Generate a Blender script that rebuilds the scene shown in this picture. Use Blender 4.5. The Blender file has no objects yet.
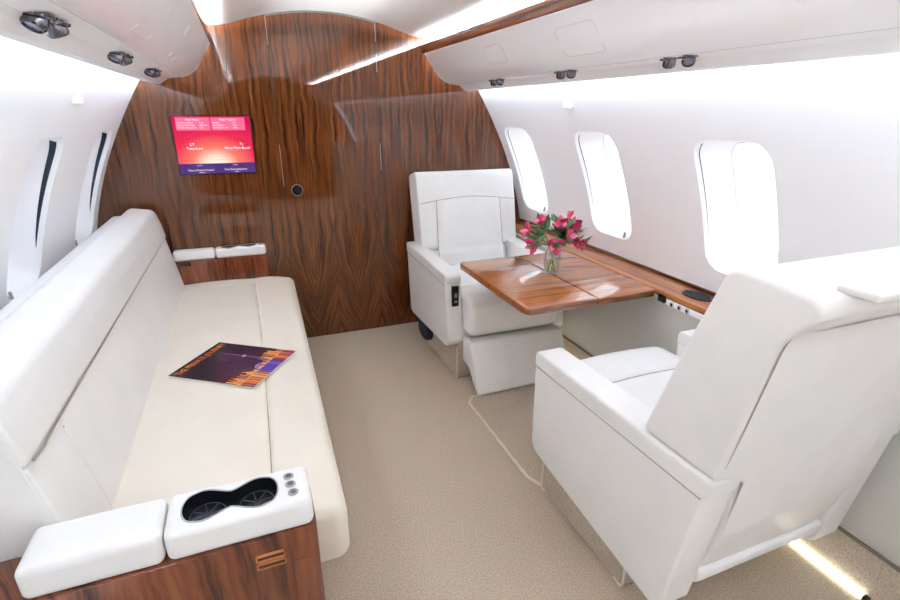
import bpy, bmesh, math, random
from mathutils import Vector, Matrix
random.seed(7)
C = bpy.context.scene.collection
PI = math.pi
CX = .462                       # cabin centreline
YF, YB = 3.0, -2.6              # front and rear bulkhead faces

# ------------------------------------------------------------------ materials
def lin(c):
    return tuple(((v/255)/12.92 if v/255 <= .04045 else ((v/255+.055)/1.055)**2.4) for v in c)
def rgba(c): return (*lin(c), 1)
def newmat(name):
    m = bpy.data.materials.new(name); m.use_nodes = True
    nt = m.node_tree
    return m, nt, nt.nodes['Principled BSDF']
def simple(name, col, rough=.5, metal=0, coat=0, bump=0, bscale=300, spec=.5):
    m, nt, b = newmat(name)
    b.inputs['Base Color'].default_value = rgba(col)
    b.inputs['Roughness'].default_value = rough
    b.inputs['Metallic'].default_value = metal
    b.inputs['Coat Weight'].default_value = coat
    b.inputs['Specular IOR Level'].default_value = spec
    if bump:
        tc = nt.nodes.new('ShaderNodeTexCoord'); n = nt.nodes.new('ShaderNodeTexNoise')
        n.inputs['Scale'].default_value = bscale; n.inputs['Detail'].default_value = 3
        bp = nt.nodes.new('ShaderNodeBump'); bp.inputs['Strength'].default_value = bump; bp.inputs['Distance'].default_value = .002
        nt.links.new(tc.outputs['Object'], n.inputs['Vector']); nt.links.new(n.outputs['Fac'], bp.inputs['Height'])
        nt.links.new(bp.outputs['Normal'], b.inputs['Normal'])
    return m
def leather(name, col, rough=.42):
    m, nt, b = newmat(name)
    b.inputs['Roughness'].default_value = rough
    b.inputs['Specular IOR Level'].default_value = .4
    tc = nt.nodes.new('ShaderNodeTexCoord')
    n = nt.nodes.new('ShaderNodeTexNoise'); n.inputs['Scale'].default_value = 9; n.inputs['Detail'].default_value = 2
    r = nt.nodes.new('ShaderNodeValToRGB')
    r.color_ramp.elements[0].position = .35; r.color_ramp.elements[0].color = rgba(tuple(v*.985 for v in col))
    r.color_ramp.elements[1].position = .65; r.color_ramp.elements[1].color = rgba(col)
    v = nt.nodes.new('ShaderNodeTexVoronoi'); v.inputs['Scale'].default_value = 420
    n2 = nt.nodes.new('ShaderNodeTexNoise'); n2.inputs['Scale'].default_value = 14; n2.inputs['Detail'].default_value = 3
    bp = nt.nodes.new('ShaderNodeBump'); bp.inputs['Strength'].default_value = .12; bp.inputs['Distance'].default_value = .001
    bp2 = nt.nodes.new('ShaderNodeBump'); bp2.inputs['Strength'].default_value = .25; bp2.inputs['Distance'].default_value = .004
    L = nt.links.new
    for q in (n, v, n2): L(tc.outputs['Object'], q.inputs['Vector'])
    L(n.outputs['Fac'], r.inputs['Fac']); L(r.outputs['Color'], b.inputs['Base Color'])
    L(v.outputs['Distance'], bp.inputs['Height']); L(n2.outputs['Fac'], bp2.inputs['Height'])
    L(bp.outputs['Normal'], bp2.inputs['Normal']); L(bp2.outputs['Normal'], b.inputs['Normal'])
    return m
def wood(name, cols, across, along, stretch, scale=34, coat=1.0, rough=.35, book=False, distort=.5, ior=1.6):
    """streaky lacquered veneer; across/along: axes (0..2) of the grain"""
    m, nt, b = newmat(name); L = nt.links.new; N = nt.nodes.new
    def mth(op, a, c=None, clamp=False):
        n = N('ShaderNodeMath'); n.operation = op; n.use_clamp = clamp
        for i, s in enumerate((a, c)):
            if s is None: continue
            if isinstance(s, (int, float)): n.inputs[i].default_value = s
            else: L(s, n.inputs[i])
        return n.outputs[0]
    tc = N('ShaderNodeTexCoord'); sp = N('ShaderNodeSeparateXYZ'); L(tc.outputs['Object'], sp.inputs[0])
    A, G = sp.outputs[across], sp.outputs[along]
    third = sp.outputs[3-across-along]
    if book:
        pp = mth('PINGPONG', mth('SUBTRACT', A, .163), .135)
        low = mth('MAXIMUM', mth('SUBTRACT', .62, G), 0.0)
        skew = mth('MULTIPLY', mth('POWER', low, 1.3), -.30)
        A = mth('ADD', pp, skew)
    A = mth('ADD', A, mth('MULTIPLY', third, .6))
    wv = N('ShaderNodeTexNoise'); wv.inputs['Scale'].default_value = 5.5; wv.inputs['Detail'].default_value = 2
    L(tc.outputs['Object'], wv.inputs['Vector'])
    A2 = mth('ADD', mth('MULTIPLY', A, scale), mth('MULTIPLY', wv.outputs['Fac'], distort*2.4))
    cb = N('ShaderNodeCombineXYZ'); L(A2, cb.inputs[0]); L(mth('MULTIPLY', G, stretch), cb.inputs[1])
    n1 = N('ShaderNodeTexNoise'); n1.inputs['Scale'].default_value = 1.0; n1.inputs['Detail'].default_value = 3.5; n1.inputs['Roughness'].default_value = .6
    L(cb.outputs[0], n1.inputs['Vector'])
    cb2 = N('ShaderNodeCombineXYZ'); L(mth('MULTIPLY', A, scale*9), cb2.inputs[0]); L(mth('MULTIPLY', G, stretch*5), cb2.inputs[1])
    n2 = N('ShaderNodeTexNoise'); n2.inputs['Scale'].default_value = 1.0; n2.inputs['Detail'].default_value = 2
    L(cb2.outputs[0], n2.inputs['Vector'])
    f = mth('ADD', mth('MULTIPLY', n1.outputs['Fac'], .82), mth('MULTIPLY', n2.outputs['Fac'], .18))
    r = N('ShaderNodeValToRGB'); e = r.color_ramp.elements
    e[0].position = .37; e[0].color = rgba(cols[0]); e[1].position = .64; e[1].color = rgba(cols[2])
    k = e.new(.47); k.color = rgba(cols[1])
    L(f, r.inputs['Fac']); L(r.outputs['Color'], b.inputs['Base Color'])
    b.inputs['Roughness'].default_value = rough; b.inputs['Specular IOR Level'].default_value = .04
    b.inputs['Coat Weight'].default_value = coat; b.inputs['Coat Roughness'].default_value = .025; b.inputs['Coat IOR'].default_value = ior
    return m
def carpet(name, col):
    m, nt, b = newmat(name); L = nt.links.new
    tc = nt.nodes.new('ShaderNodeTexCoord')
    n = nt.nodes.new('ShaderNodeTexNoise'); n.inputs['Scale'].default_value = 190; n.inputs['Detail'].default_value = 4; n.inputs['Roughness'].default_value = .75
    r = nt.nodes.new('ShaderNodeValToRGB')
    r.color_ramp.elements[0].position = .36; r.color_ramp.elements[0].color = rgba(tuple(v*.84 for v in col))
    r.color_ramp.elements[1].position = .62; r.color_ramp.elements[1].color = rgba(tuple(min(255, v*1.06) for v in col))
    bp = nt.nodes.new('ShaderNodeBump'); bp.inputs['Strength'].default_value = .6; bp.inputs['Distance'].default_value = .004
    L(tc.outputs['Object'], n.inputs['Vector']); L(n.outputs['Fac'], r.inputs['Fac']); L(r.outputs['Color'], b.inputs['Base Color'])
    L(n.outputs['Fac'], bp.inputs['Height']); L(bp.outputs['Normal'], b.inputs['Normal'])
    b.inputs['Roughness'].default_value = .95; b.inputs['Specular IOR Level'].default_value = .1
    b.inputs['Sheen Weight'].default_value = .15
    return m
def emit(name, col, s):
    m, nt, b = newmat(name)
    b.inputs['Base Color'].default_value = rgba(col); b.inputs['Emission Color'].default_value = rgba(col)
    b.inputs['Emission Strength'].default_value = s
    return m
def thin_glass(name, tint=(255, 255, 255), gloss=.06, rim=0.0):
    m = bpy.data.materials.new(name); m.use_nodes = True; nt = m.node_tree; nt.nodes.clear()
    o = nt.nodes.new('ShaderNodeOutputMaterial'); mx = nt.nodes.new('ShaderNodeMixShader')
    t = nt.nodes.new('ShaderNodeBsdfTransparent'); g = nt.nodes.new('ShaderNodeBsdfGlossy')
    t.inputs['Color'].default_value = rgba(tint); g.inputs['Roughness'].default_value = .02
    lw = nt.nodes.new('ShaderNodeLayerWeight'); lw.inputs['Blend'].default_value = .3
    ma = nt.nodes.new('ShaderNodeMath'); ma.operation = 'MULTIPLY_ADD'; ma.use_clamp = True
    ma.inputs[1].default_value = rim; ma.inputs[2].default_value = gloss
    nt.links.new(lw.outputs['Facing'], ma.inputs[0]); nt.links.new(ma.outputs[0], mx.inputs[0])
    nt.links.new(t.outputs[0], mx.inputs[1]); nt.links.new(g.outputs[0], mx.inputs[2]); nt.links.new(mx.outputs[0], o.inputs[0])
    return m

M = {}
M['leather'] = leather('white_leather', (235, 234, 231))
M['cream'] = leather('cream_leather', (230, 222, 208))
M['seam'] = simple('seam_thread', (172, 166, 154), .7)
M['gap'] = simple('dark_gap', (52, 42, 32), .8)
M['welt'] = simple('tan_welt', (150, 132, 102), .8)
M['lining'] = simple('cabin_lining', (250, 250, 251), .5, spec=.3)
M['ceiling'] = simple('ceiling_lining', (250, 248, 244), .6, spec=.2)
M['plastic'] = simple('white_panel', (250, 250, 252), .3)
M['dado'] = simple('grey_dado', (205, 203, 198), .6, bump=.1, bscale=600)
M['line'] = simple('panel_line', (214, 215, 219), .6)
M['kick'] = simple('kick_line', (120, 110, 98), .7)
M['bezel'] = simple('pale_bezel', (238, 240, 246), .5)
M['black'] = simple('black_plastic', (14, 15, 20), .25)
M['navy'] = simple('navy_fabric', (34, 38, 52), .85, bump=.3, bscale=200)
M['chrome'] = simple('chrome', (225, 225, 228), .12, metal=1)
M['steel'] = simple('steel', (170, 172, 172), .3, metal=1)
M['dark_chrome'] = simple('dark_chrome', (120, 120, 126), .14, metal=1)
M['lens'] = simple('lamp_lens', (120, 130, 160), .05, coat=1)
M['track'] = simple('grey_green_track', (110, 122, 116), .35, metal=.5)
M['outside_slit'] = simple('dark_teal_slit', (18, 42, 58), .4)
M['carpet'] = carpet('beige_carpet', (196, 180, 160))
M['carpet2'] = carpet('grey_beige_carpet', (196, 182, 165))
M['piping'] = simple('tan_piping', (222, 208, 186), .8)
WB = [(50, 23, 9), (84, 44, 18), (118, 67, 32)]
M['wood_z'] = wood('bulkhead_veneer', WB, 0, 2, 2.2, scale=60, book=True, distort=1.35)
M['wood_zx'] = wood('rail_veneer', [(58, 26, 12), (96, 50, 25), (122, 68, 36)], 2, 1, 1.6, scale=60)
M['wood_y'] = wood('lit_table_veneer', [(96, 48, 20), (154, 90, 46), (182, 116, 66)], 1, 0, 1.0, scale=46, rough=.3, distort=.6, ior=1.95)  # same wood as the bulkhead, its lit look put into lighter colours
M['wood_l'] = wood('lit_ledge_veneer', [(100, 50, 22), (160, 94, 48), (188, 122, 70)], 0, 1, 1.0, scale=46, rough=.3, distort=.6, ior=1.8)  # again the same wood, lightened in the colour as if lit
M['wood_c'] = wood('console_veneer', [(58, 24, 12), (98, 47, 26), (124, 67, 39)], 0, 2, 3.0, scale=44, rough=.35, distort=.8)
M['pane'] = thin_glass('window_pane', (255, 255, 255), .03)
M['vase'] = thin_glass('vase_glass', (250, 253, 252), .08, .55)
ms_ = bpy.data.materials.new('window_shade'); ms_.use_nodes = True
_nt = ms_.node_tree; _b = _nt.nodes['Principled BSDF']; _b.inputs['Base Color'].default_value = rgba((232, 232, 240)); _b.inputs['Roughness'].default_value = .5
_t = _nt.nodes.new('ShaderNodeBsdfTranslucent'); _t.inputs['Color'].default_value = rgba((226, 228, 240)); _m = _nt.nodes.new('ShaderNodeMixShader'); _m.inputs[0].default_value = .25
_nt.links.new(_b.outputs[0], _m.inputs[1]); _nt.links.new(_t.outputs[0], _m.inputs[2]); _nt.links.new(_m.outputs[0], _nt.nodes['Material Output'].inputs['Surface'])
M['shade'] = ms_
M['cove'] = emit('cove_lamp', (240, 246, 255), 70)
M['covew'] = emit('wash_lamp', (226, 240, 255), 4.4)
M['path'] = emit('path_lamp', (250, 252, 232), 2.3)

# ------------------------------------------------------------------ object helpers
def obj(name, bm, mat, parent=None, smooth=True, angle=40):
    if isinstance(bm, bmesh.types.BMesh):
        bmesh.ops.recalc_face_normals(bm, faces=bm.faces)
        me = bpy.data.meshes.new(name); bm.to_mesh(me); bm.free()
    else: me = bm
    if not isinstance(mat, (list, tuple)): mat = [mat]
    for x in mat: me.materials.append(M[x] if isinstance(x, str) else x)
    if smooth and len(me.polygons):
        me.polygons.foreach_set('use_smooth', [True]*len(me.polygons))
        me.set_sharp_from_angle(angle=math.radians(angle))
    o = bpy.data.objects.new(name, me); C.objects.link(o)
    if parent: attach(o, parent)
    return o
LOC = {}
def attach(o, parent):
    o.parent = parent
    base = LOC.get(parent.name, Vector((0, 0, 0)))
    o.matrix_parent_inverse = Matrix.Translation(-base)
def thing(name, label, cat, loc=(0, 0, 0), group=None):
    o = bpy.data.objects.new(name, None); C.objects.link(o)
    o.empty_display_size = .05
    o.location = loc; LOC[o.name] = Vector(loc)
    return tag(o, label, cat, group)
def tag(o, label=None, cat=None, group=None, kind=None):
    if label: o['label'] = label
    if cat: o['category'] = cat
    if group: o['group'] = group
    if kind: o['kind'] = kind
    return o
def struct(o, label=None, cat=None): 
    o['kind'] = 'structure'
    return tag(o, label, cat)

# ------------------------------------------------------------------ mesh helpers
def add_box(bm, lo, hi, bevel=0, seg=2):
    r = bmesh.ops.create_cube(bm, size=1)
    vs = r['verts']
    for v in vs:
        v.co = Vector([(lo[i]+hi[i])/2 + v.co[i]*(hi[i]-lo[i]) for i in range(3)])
    if bevel:
        es = list({e for v in vs for e in v.link_edges})
        bmesh.ops.bevel(bm, geom=es, offset=bevel, segments=seg, profile=.5, affect='EDGES', clamp_overlap=True)
def box(lo, hi, bevel=0, seg=2):
    bm = bmesh.new(); add_box(bm, lo, hi, bevel, seg); return bm
def round_poly(pts, rad, n=5):
    """2-D polygon with rounded corners; rad one number or one per corner"""
    out = []; N = len(pts)
    if isinstance(rad, (int, float)): rad = [rad]*N
    for i, p in enumerate(pts):
        a, b = Vector(pts[i-1]), Vector(pts[(i+1) % N]); p = Vector(p); r = rad[i]
        if r <= 0: out.append(p); continue
        u, v = (a-p), (b-p); lu, lv = u.length, v.length; u.normalize(); v.normalize()
        ang = math.acos(max(-1, min(1, u.dot(v))))
        if ang > PI-.05: out.append(p); continue
        t = min(r/math.tan(ang/2), lu*.48, lv*.48); rr = t*math.tan(ang/2)
        c = p + (u+v).normalized()*(rr/math.sin(ang/2))
        s, e = p+u*t-c, p+v*t-c
        a0 = math.atan2(s.y, s.x); d = math.atan2(e.y, e.x)-a0
        while d > PI: d -= 2*PI
        while d < -PI: d += 2*PI
        for k in range(n+1):
            q = a0+d*k/n; out.append(c+Vector((math.cos(q), math.sin(q)))*rr)
    return out
def add_prism(bm, poly, a0, a1, r, mapf, seg=4):
    """poly (2-D, rounded already) swept from a0 to a1, rims rounded by r; mapf(u,v,a)->xyz"""
    N = len(poly)
    area = sum(poly[i].x*poly[(i+1) % N].y-poly[(i+1) % N].x*poly[i].y for i in range(N))
    if area < 0: poly = poly[::-1]
    nrm = []
    for i in range(N):
        d1 = (poly[i]-poly[i-1]); d2 = (poly[(i+1) % N]-poly[i])
        if d1.length > 1e-9: d1.normalize()
        if d2.length > 1e-9: d2.normalize()
        t = d1+d2
        t = t.normalized() if t.length > 1e-6 else d1
        nrm.append(Vector((-t.y, t.x)) / max(.4, math.sqrt(max(0, (1+d1.dot(d2))/2))))
    rings = []
    def ring(inset, a):
        rings.append([bm.verts.new(mapf(*(poly[i]+nrm[i]*inset), a)) for i in range(N)])
    s = 1 if a1 > a0 else -1
    if r > 0:
        for k in range(seg+1):
            q = PI/2*k/seg; ring(r*(1-math.sin(q)), a0+s*r*(1-math.cos(q)))
        for k in range(seg+1):
            q = PI/2*(1-k/seg); ring(r*(1-math.sin(q)), a1-s*r*(1-math.cos(q)))
    else: ring(0, a0); ring(0, a1)
    for j in range(len(rings)-1):
        for i in range(N):
            bm.faces.new((rings[j][i], rings[j][(i+1) % N], rings[j+1][(i+1) % N], rings[j+1][i]))
    bm.faces.new(rings[0][::-1]); bm.faces.new(rings[-1])
def prism(poly, a0, a1, r, axis='x', seg=4, bm=None):
    bm = bm or bmesh.new()
    f = {'x': lambda u, v, a: (a, u, v), 'y': lambda u, v, a: (u, a, v), 'z': lambda u, v, a: (u, v, a)}[axis]
    add_prism(bm, [Vector(p) for p in poly], a0, a1, r, f, seg); return bm
def samples(lo, hi, r, extra=(), n=8):
    s = {lo, hi}
    for k in range(1, 6):
        s.add(lo+r*(1-math.cos(PI/2*k/5))); s.add(hi-r*(1-math.cos(PI/2*k/5)))
    for k in range(1, n): s.add(lo+(hi-lo)*k/n)
    for e, w_ in extra:
        for d in (-2, -1.2, -.7, -.35, 0, .35, .7, 1.2, 2):
            if lo+r < e+d*w_ < hi-r: s.add(e+d*w_)
    t = sorted(s); out = [t[0]]
    for v in t[1:]:
        if v-out[-1] > 8e-4: out.append(v)
    out[-1] = hi
    return out
def rbox(lo, hi, r, warp=None, ex=(), ey=(), ez=(), n=8, bm=None):
    """rounded block on a grid; warp(x,y,z, top)->xyz reshapes it"""
    bm = bm or bmesh.new()
    S = [samples(lo[i], hi[i], r, e, n) for i, e in enumerate((ex, ey, ez))]
    cache = {}
    def V(p):
        k = tuple(round(c, 5) for c in p)
        if k not in cache:
            q = Vector([min(max(p[i], lo[i]+r), hi[i]-r) for i in range(3)])
            d = Vector(p)-q
            o = q+d.normalized()*min(r, d.length*1.0 if d.length < r else r) if d.length > 1e-9 else Vector(p)
            if d.length > 1e-9: o = q + d.normalized()*r
            if warp: o = Vector(warp(o, Vector(p)))
            cache[k] = bm.verts.new(o)
        return cache[k]
    for ax in range(3):
        b_, c_ = [i for i in range(3) if i != ax]
        for side in (lo[ax], hi[ax]):
            for i in range(len(S[b_])-1):
                for j in range(len(S[c_])-1):
                    q = []
                    for (u, v) in ((i, j), (i+1, j), (i+1, j+1), (i, j+1)):
                        p = [0, 0, 0]; p[ax] = side; p[b_] = S[b_][u]; p[c_] = S[c_][v]; q.append(V(p))
                    if len(set(q)) == 4:
                        try: bm.faces.new(q)
                        except ValueError: pass
    return bm
def add_tube(bm, pts, r, n=8, closed=False, cap=True):
    pts = [Vector(p) for p in pts]; rings = []; N = len(pts); prev = None
    for i, p in enumerate(pts):
        if closed: t = pts[(i+1) % N]-pts[i-1]
        else: t = pts[min(i+1, N-1)]-pts[max(i-1, 0)]
        t.normalize()
        if prev is None:
            u = t.cross(Vector((0, 0, 1)))
            if u.length < .1: u = t.cross(Vector((1, 0, 0)))
        else: u = prev - t*prev.dot(t)
        u.normalize(); prev = u; v = t.cross(u)
        rr = r[i] if isinstance(r, (list, tuple)) else r
        rings.append([bm.verts.new(p+(u*math.cos(2*PI*k/n)+v*math.sin(2*PI*k/n))*rr) for k in range(n)])
    for i in range(N if closed else N-1):
        A, B = rings[i], rings[(i+1) % N]
        for k in range(n): bm.faces.new((A[k], A[(k+1) % n], B[(k+1) % n], B[k]))
    if not closed and cap: bm.faces.new(rings[0][::-1]); bm.faces.new(rings[-1])
def tube(pts, r, n=8, closed=False):
    bm = bmesh.new(); add_tube(bm, pts, r, n, closed); return bm
def spline(pts, n=8, closed=False):
    P = [Vector(p) for p in pts]; out = []; N = len(P)
    for i in range(N if closed else N-1):
        if closed: p0, p1, p2, p3 = P[i-1], P[i], P[(i+1) % N], P[(i+2) % N]
        else: p0, p1, p2, p3 = P[max(i-1, 0)], P[i], P[i+1], P[min(i+2, N-1)]
        for k in range(n):
            t = k/n
            out.append(.5*((2*p1)+(p2-p0)*t+(2*p0-5*p1+4*p2-p3)*t*t+(3*p1-p0-3*p2+p3)*t**3))
    if not closed: out.append(P[-1])
    return out
def lathe(prof, n=32, center=(0, 0, 0), bm=None, M4=None, close=False):
    bm = bm or bmesh.new(); c = Vector(center); rings = []
    for r, z in prof:
        if r < 1e-6: rings.append([bm.verts.new((M4 @ Vector((0, 0, z)) if M4 else Vector((0, 0, z)))+c)])
        else:
            ring = []
            for k in range(n):
                p = Vector((r*math.cos(2*PI*k/n), r*math.sin(2*PI*k/n), z))
                ring.append(bm.verts.new((M4 @ p if M4 else p)+c))
            rings.append(ring)
    for A, B in zip(rings, rings[1:]):
        for k in range(n):
            k2 = (k+1) % n
            if len(A) == 1 and len(B) == 1: continue
            if len(A) == 1: bm.faces.new((A[0], B[k2], B[k]))
            elif len(B) == 1: bm.faces.new((A[k], A[k2], B[0]))
            else: bm.faces.new((A[k], A[k2], B[k2], B[k]))
    return bm
def sheet(f, nu, nv, bm=None):
    bm = bm or bmesh.new()
    g = [[bm.verts.new(f(i/nu, j/nv)) for j in range(nv+1)] for i in range(nu+1)]
    for i in range(nu):
        for j in range(nv): bm.faces.new((g[i][j], g[i+1][j], g[i+1][j+1], g[i][j+1]))
    return bm
def text_mesh(body, size, mat4, extrude=0.0, align='LEFT', spacing=1.0):
    cu = bpy.data.curves.new('lettering', 'FONT'); cu.body = body; cu.size = size; cu.extrude = extrude; cu.align_x = align
    cu.space_character = spacing; cu.resolution_u = 3
    t = bpy.data.objects.new('lettering', cu); C.objects.link(t)
    bpy.context.view_layer.update()
    me = bpy.data.meshes.new_from_object(t.evaluated_get(bpy.context.evaluated_depsgraph_get()))
    bpy.data.objects.remove(t); me.transform(mat4); me.materials.clear()
    return me

# ------------------------------------------------------------------ cabin section
def wz(z):
    """half width of the lining at height z"""
    if z >= .6: return 1.24-.279*(z-.66)-.299*(z-.66)*(z-1.0)
    return wz(.6)-.42*(.6-z)**2
def ceil_z(o): return 1.83-.385*o*o

floor = struct(obj('floor', box((CX-1.12, YB, -.03), (CX+1.12, YF+.05, 0)), 'carpet', smooth=False))

# side walls with real window openings ---------------------------------------
PITCH = .74
WYC = [2.755-PITCH*i for i in range(7)]       # window centres along the cabin
WZC, WHW, WHH, WR = 1.008, .156, .252, .075
def rrect(hw, hh, r, n):
    """n points round a rounded rectangle, spread by angle; symmetric"""
    out = []
    for k in range(n):
        a = 2*PI*(k+.5)/n; dx, dy = math.cos(a), math.sin(a)
        t = min(hw/abs(dx) if abs(dx) > 1e-9 else 9, hh/abs(dy) if abs(dy) > 1e-9 else 9)
        lo_, hi_ = 0, t
        def inside(q):
            x, y = abs(dx*q), abs(dy*q)
            if x > hw or y > hh: return False
            if x > hw-r and y > hh-r: return (x-hw+r)**2+(y-hh+r)**2 <= r*r
            return True
        for _ in range(40):
            m_ = (lo_+hi_)/2
            if inside(m_): lo_ = m_
            else: hi_ = m_
        out.append((dx*lo_, dy*lo_))
    return out
NW = 72
def wallpt(side, y, z, depth=0.0):
    dz = 1e-3; s = (wz(z+dz)-wz(z-dz))/(2*dz)
    nx, nz = 1/math.hypot(1, s), -s/math.hypot(1, s)
    return Vector((CX+side*(wz(z)+nx*depth), y, z+nz*depth))
def make_wall(side, zlow, name):
    bm = bmesh.new()
    z0, z1, ztop = .70, 1.32, 1.56
    inner = rrect(WHW, WHH, WR, NW)
    mids = WYC
    for yc in WYC:
        outer = []
        for (a, b) in inner:
            t = min((PITCH/2)/abs(a) if abs(a) > 1e-9 else 99, ((z1-WZC) if b > 0 else (WZC-z0))/abs(b) if abs(b) > 1e-9 else 99)
            outer.append((a*t, b*t))
        prev = None
        # exact corner points are added by snapping the nearest sample
        for (cxs, czs) in ((PITCH/2, z1-WZC), (-PITCH/2, z1-WZC), (PITCH/2, z0-WZC), (-PITCH/2, z0-WZC)):
            i = min(range(NW), key=lambda k: (outer[k][0]-cxs)**2+(outer[k][1]-czs)**2); outer[i] = (cxs, czs)
        rings = []
        for t in (0, .12, .3, .55, 1):
            rings.append([bm.verts.new(wallpt(side, yc+i_[0]+(o_[0]-i_[0])*t, WZC+i_[1]+(o_[1]-i_[1])*t)) for i_, o_ in zip(inner, outer)])
        for A, B in zip(rings, rings[1:]):
            for k in range(NW): bm.faces.new((A[k], A[(k+1) % NW], B[(k+1) % NW], B[k]))
    yhi, ylo = WYC[0]+PITCH/2, WYC[-1]-PITCH/2
    def strip(ya, yb, za, zb, n):
        sheet(lambda u, v: wallpt(side, ya+(yb-ya)*v, za+(zb-za)*u), n, 12, bm)
    strip(ylo, yhi, z1, ztop, 10); strip(ylo, yhi, zlow, z0, 14 if zlow < .3 else 4)
    bmesh.ops.remove_doubles(bm, verts=bm.verts, dist=1e-4)
    return struct(obj(name, bm, 'lining', angle=60))
make_wall(-1, 0.0, 'wall_left'); make_wall(1, .60, 'wall_right')

def make_window(side, yc, idx, latch, outside_slit):
    root = bpy.data.objects.new('window_%d' % idx, None); C.objects.link(root)
    base = wallpt(side, yc, WZC-WHH); root.location = base; LOC[root.name] = Vector(base); root['kind'] = 'structure'
    bm = bmesh.new(); rings = []
    D = .125
    for t, dep in ((0, 0), (.04, .004), (.10, .014), (.18, .03), (.45, .07), (.8, .108), (1, D), (1.02, D+.008)):
        hw = WHW-(WHW-.112)*t; hh = WHH-(WHH-.195)*t; r = WR-(WR-.06)*t
        rings.append([bm.verts.new(wallpt(side, yc+a, WZC+b, 0)+(wallpt(side, yc, WZC, dep)-wallpt(side, yc, WZC, 0))) for a, b in rrect(hw, hh, r, NW)])
    for A, B in zip(rings, rings[1:]):
        for k in range(NW): bm.faces.new((A[k], A[(k+1) % NW], B[(k+1) % NW], B[k]))
    obj('window_frame', bm, 'lining', root, angle=70)
    # inner pane bezel
    off = wallpt(side, yc, WZC, D)-wallpt(side, yc, WZC, 0)
    bz = [wallpt(side, yc+a, WZC+b, 0)+off for a, b in rrect(.112, .195, .06, 48)]
    obj('pane_bezel', tube(bz, .003, 6, True), 'bezel', root)
    off2 = wallpt(side, yc, WZC, D+.004)-wallpt(side, yc, WZC, 0)
    bm = bmesh.new(); R1 = [bm.verts.new(wallpt(side, yc+a, WZC+b, 0)+off2) for a, b in rrect(.113, .196, .06, 48)]
    bm.faces.new(R1)
    obj('pane', bm, 'pane', root, smooth=False)
    if side < 0:
        off3 = wallpt(side, yc, WZC, D-.006)-wallpt(side, yc, WZC, 0)
        bm = bmesh.new(); R1 = [bm.verts.new(wallpt(side, yc+a, WZC+b, 0)+off3) for a, b in rrect(.113, .196, .06, 48)]
        bm.faces.new(R1); obj('window_shade', bm, 'shade', root, smooth=False)
    if outside_slit:  # dark strip painted in where the dim outside shows through a gap
        gb = bmesh.new()
        def gp(u, v):
            z = WZC+WHH*(.90-1.45*u); dep = .016+(.018 if side < 0 else .004)*v*(1-u)**.6
            t = .10+(dep-.014)/.016*.08 if dep < .03 else .18+(dep-.03)/.04*.27
            hwv = WHW-(WHW-.112)*t-.0015; hh = WHH-(WHH-.195)*t; r_ = WR-(WR-.06)*t
            zz = abs(z-WZC)-(hh-r_)
            if zz > 0: hwv -= r_-math.sqrt(max(0, r_*r_-zz*zz))
            return wallpt(side, yc+hwv, z, 0)+(wallpt(side, yc, WZC, dep)-wallpt(side, yc, WZC, 0))
        sheet(gp, 24, 3, gb)
        obj('outside_slit', gb, 'outside_slit', root)
    if latch:
        p = wallpt(side, yc-.085, WZC-WHH+.022, .012)
        bm = box((p.x-.004, p.y-.006, p.z-.012), (p.x+.004, p.y+.006, p.z+.012), .003)
        add_box(bm, (p.x-.009, p.y-.004, p.z-.014), (p.x+.005, p.y+.004, p.z-.004), .002)
        obj('shade_tab', bm, 'steel', root)
n = 0
for side in (1, -1):
    for i, yc in enumerate(WYC):
        n += 1; make_window(side, yc, n, i < 3, i < 3)

# ceiling ---------------------------------------------------------------------
bm = bmesh.new()
def cz(o):
    a = abs(o)
    if a < .44: return ceil_z(o)
    t = min(a-.44, .12); sl = -.77*.44                 # the edge flattens out over the cove
    return ceil_z(.44)+sl*t-sl*t*t/.24
sheet(lambda u, v: (CX-.92+1.84*u, YB+(YF-YB)*v, cz(-.92+1.84*u)), 96, 8, bm)
struct(obj('ceiling', bm, 'ceiling', angle=60))

# front and rear bulkheads ----------------------------------------------------------
def bulk_poly(extra=.03):
    r = []
    for k in range(40):
        z = 1.55*k/39; r.append((CX+wz(z)+extra, z))
    for k in range(41):
        o = .93-1.86*k/40; r.append((CX+o, max(cz(o), 1.56)+.02))
    for k in range(40):
        z = 1.55-1.55*k/39; r.append((CX-wz(z)-extra, z))
    return r
struct(obj('wall_front', prism(bulk_poly(), YF, YF+.05, 0, 'y'), 'wood_z', smooth=False))
struct(obj('wall_back', prism(bulk_poly(), YB-.05, YB, 0, 'y'), 'wood_z', smooth=False))

door = thing('door_1', None, None, (.457, YF, 0)); door['kind'] = 'structure'
XL, XR = .177, .740
dp = [(XL, .004), (XR, .004)]+[(XR-(XR-XL)*k/16, ceil_z(XR-(XR-XL)*k/16-CX)-.006) for k in range(17)]
obj('door_panel', prism([Vector(p) for p in dp], YF-.006, YF+.001, .0012, 'y', 2), 'wood_z', door, smooth=False)
for x, parts in ((XL, ((.004, 1.32), (1.34, 1.78))), (XR, ((.004, 1.78),))):
    bm = bmesh.new()
    for a, b in parts: add_box(bm, (x-.0045 if x < .4 else x, YF-.0061, a), (x if x < .4 else x+.0045, YF-.001, b))
    obj('door_seam', bm, 'gap', door, smooth=False)
for x, a, b in ((XL+.001, .95, 1.17), (XL-.001, 1.66, 1.79), (XR+.001, 1.02, 1.17), (XR, 1.55, 1.64), (XR-.001, 1.70, 1.79)):
    obj('edge_strip', box((x-.0011, YF-.0075, a), (x+.0011, YF-.004, b)), 'steel', door, smooth=False)
tr = [(XL+(XR-XL)*k/24, YF-.006, ceil_z(XL+(XR-XL)*k/24-CX)-.004) for k in range(25)]
obj('top_track', tube(tr, .0055, 6), 'track', door)
Rx = Matrix.Rotation(PI/2, 4, 'X')
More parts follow.
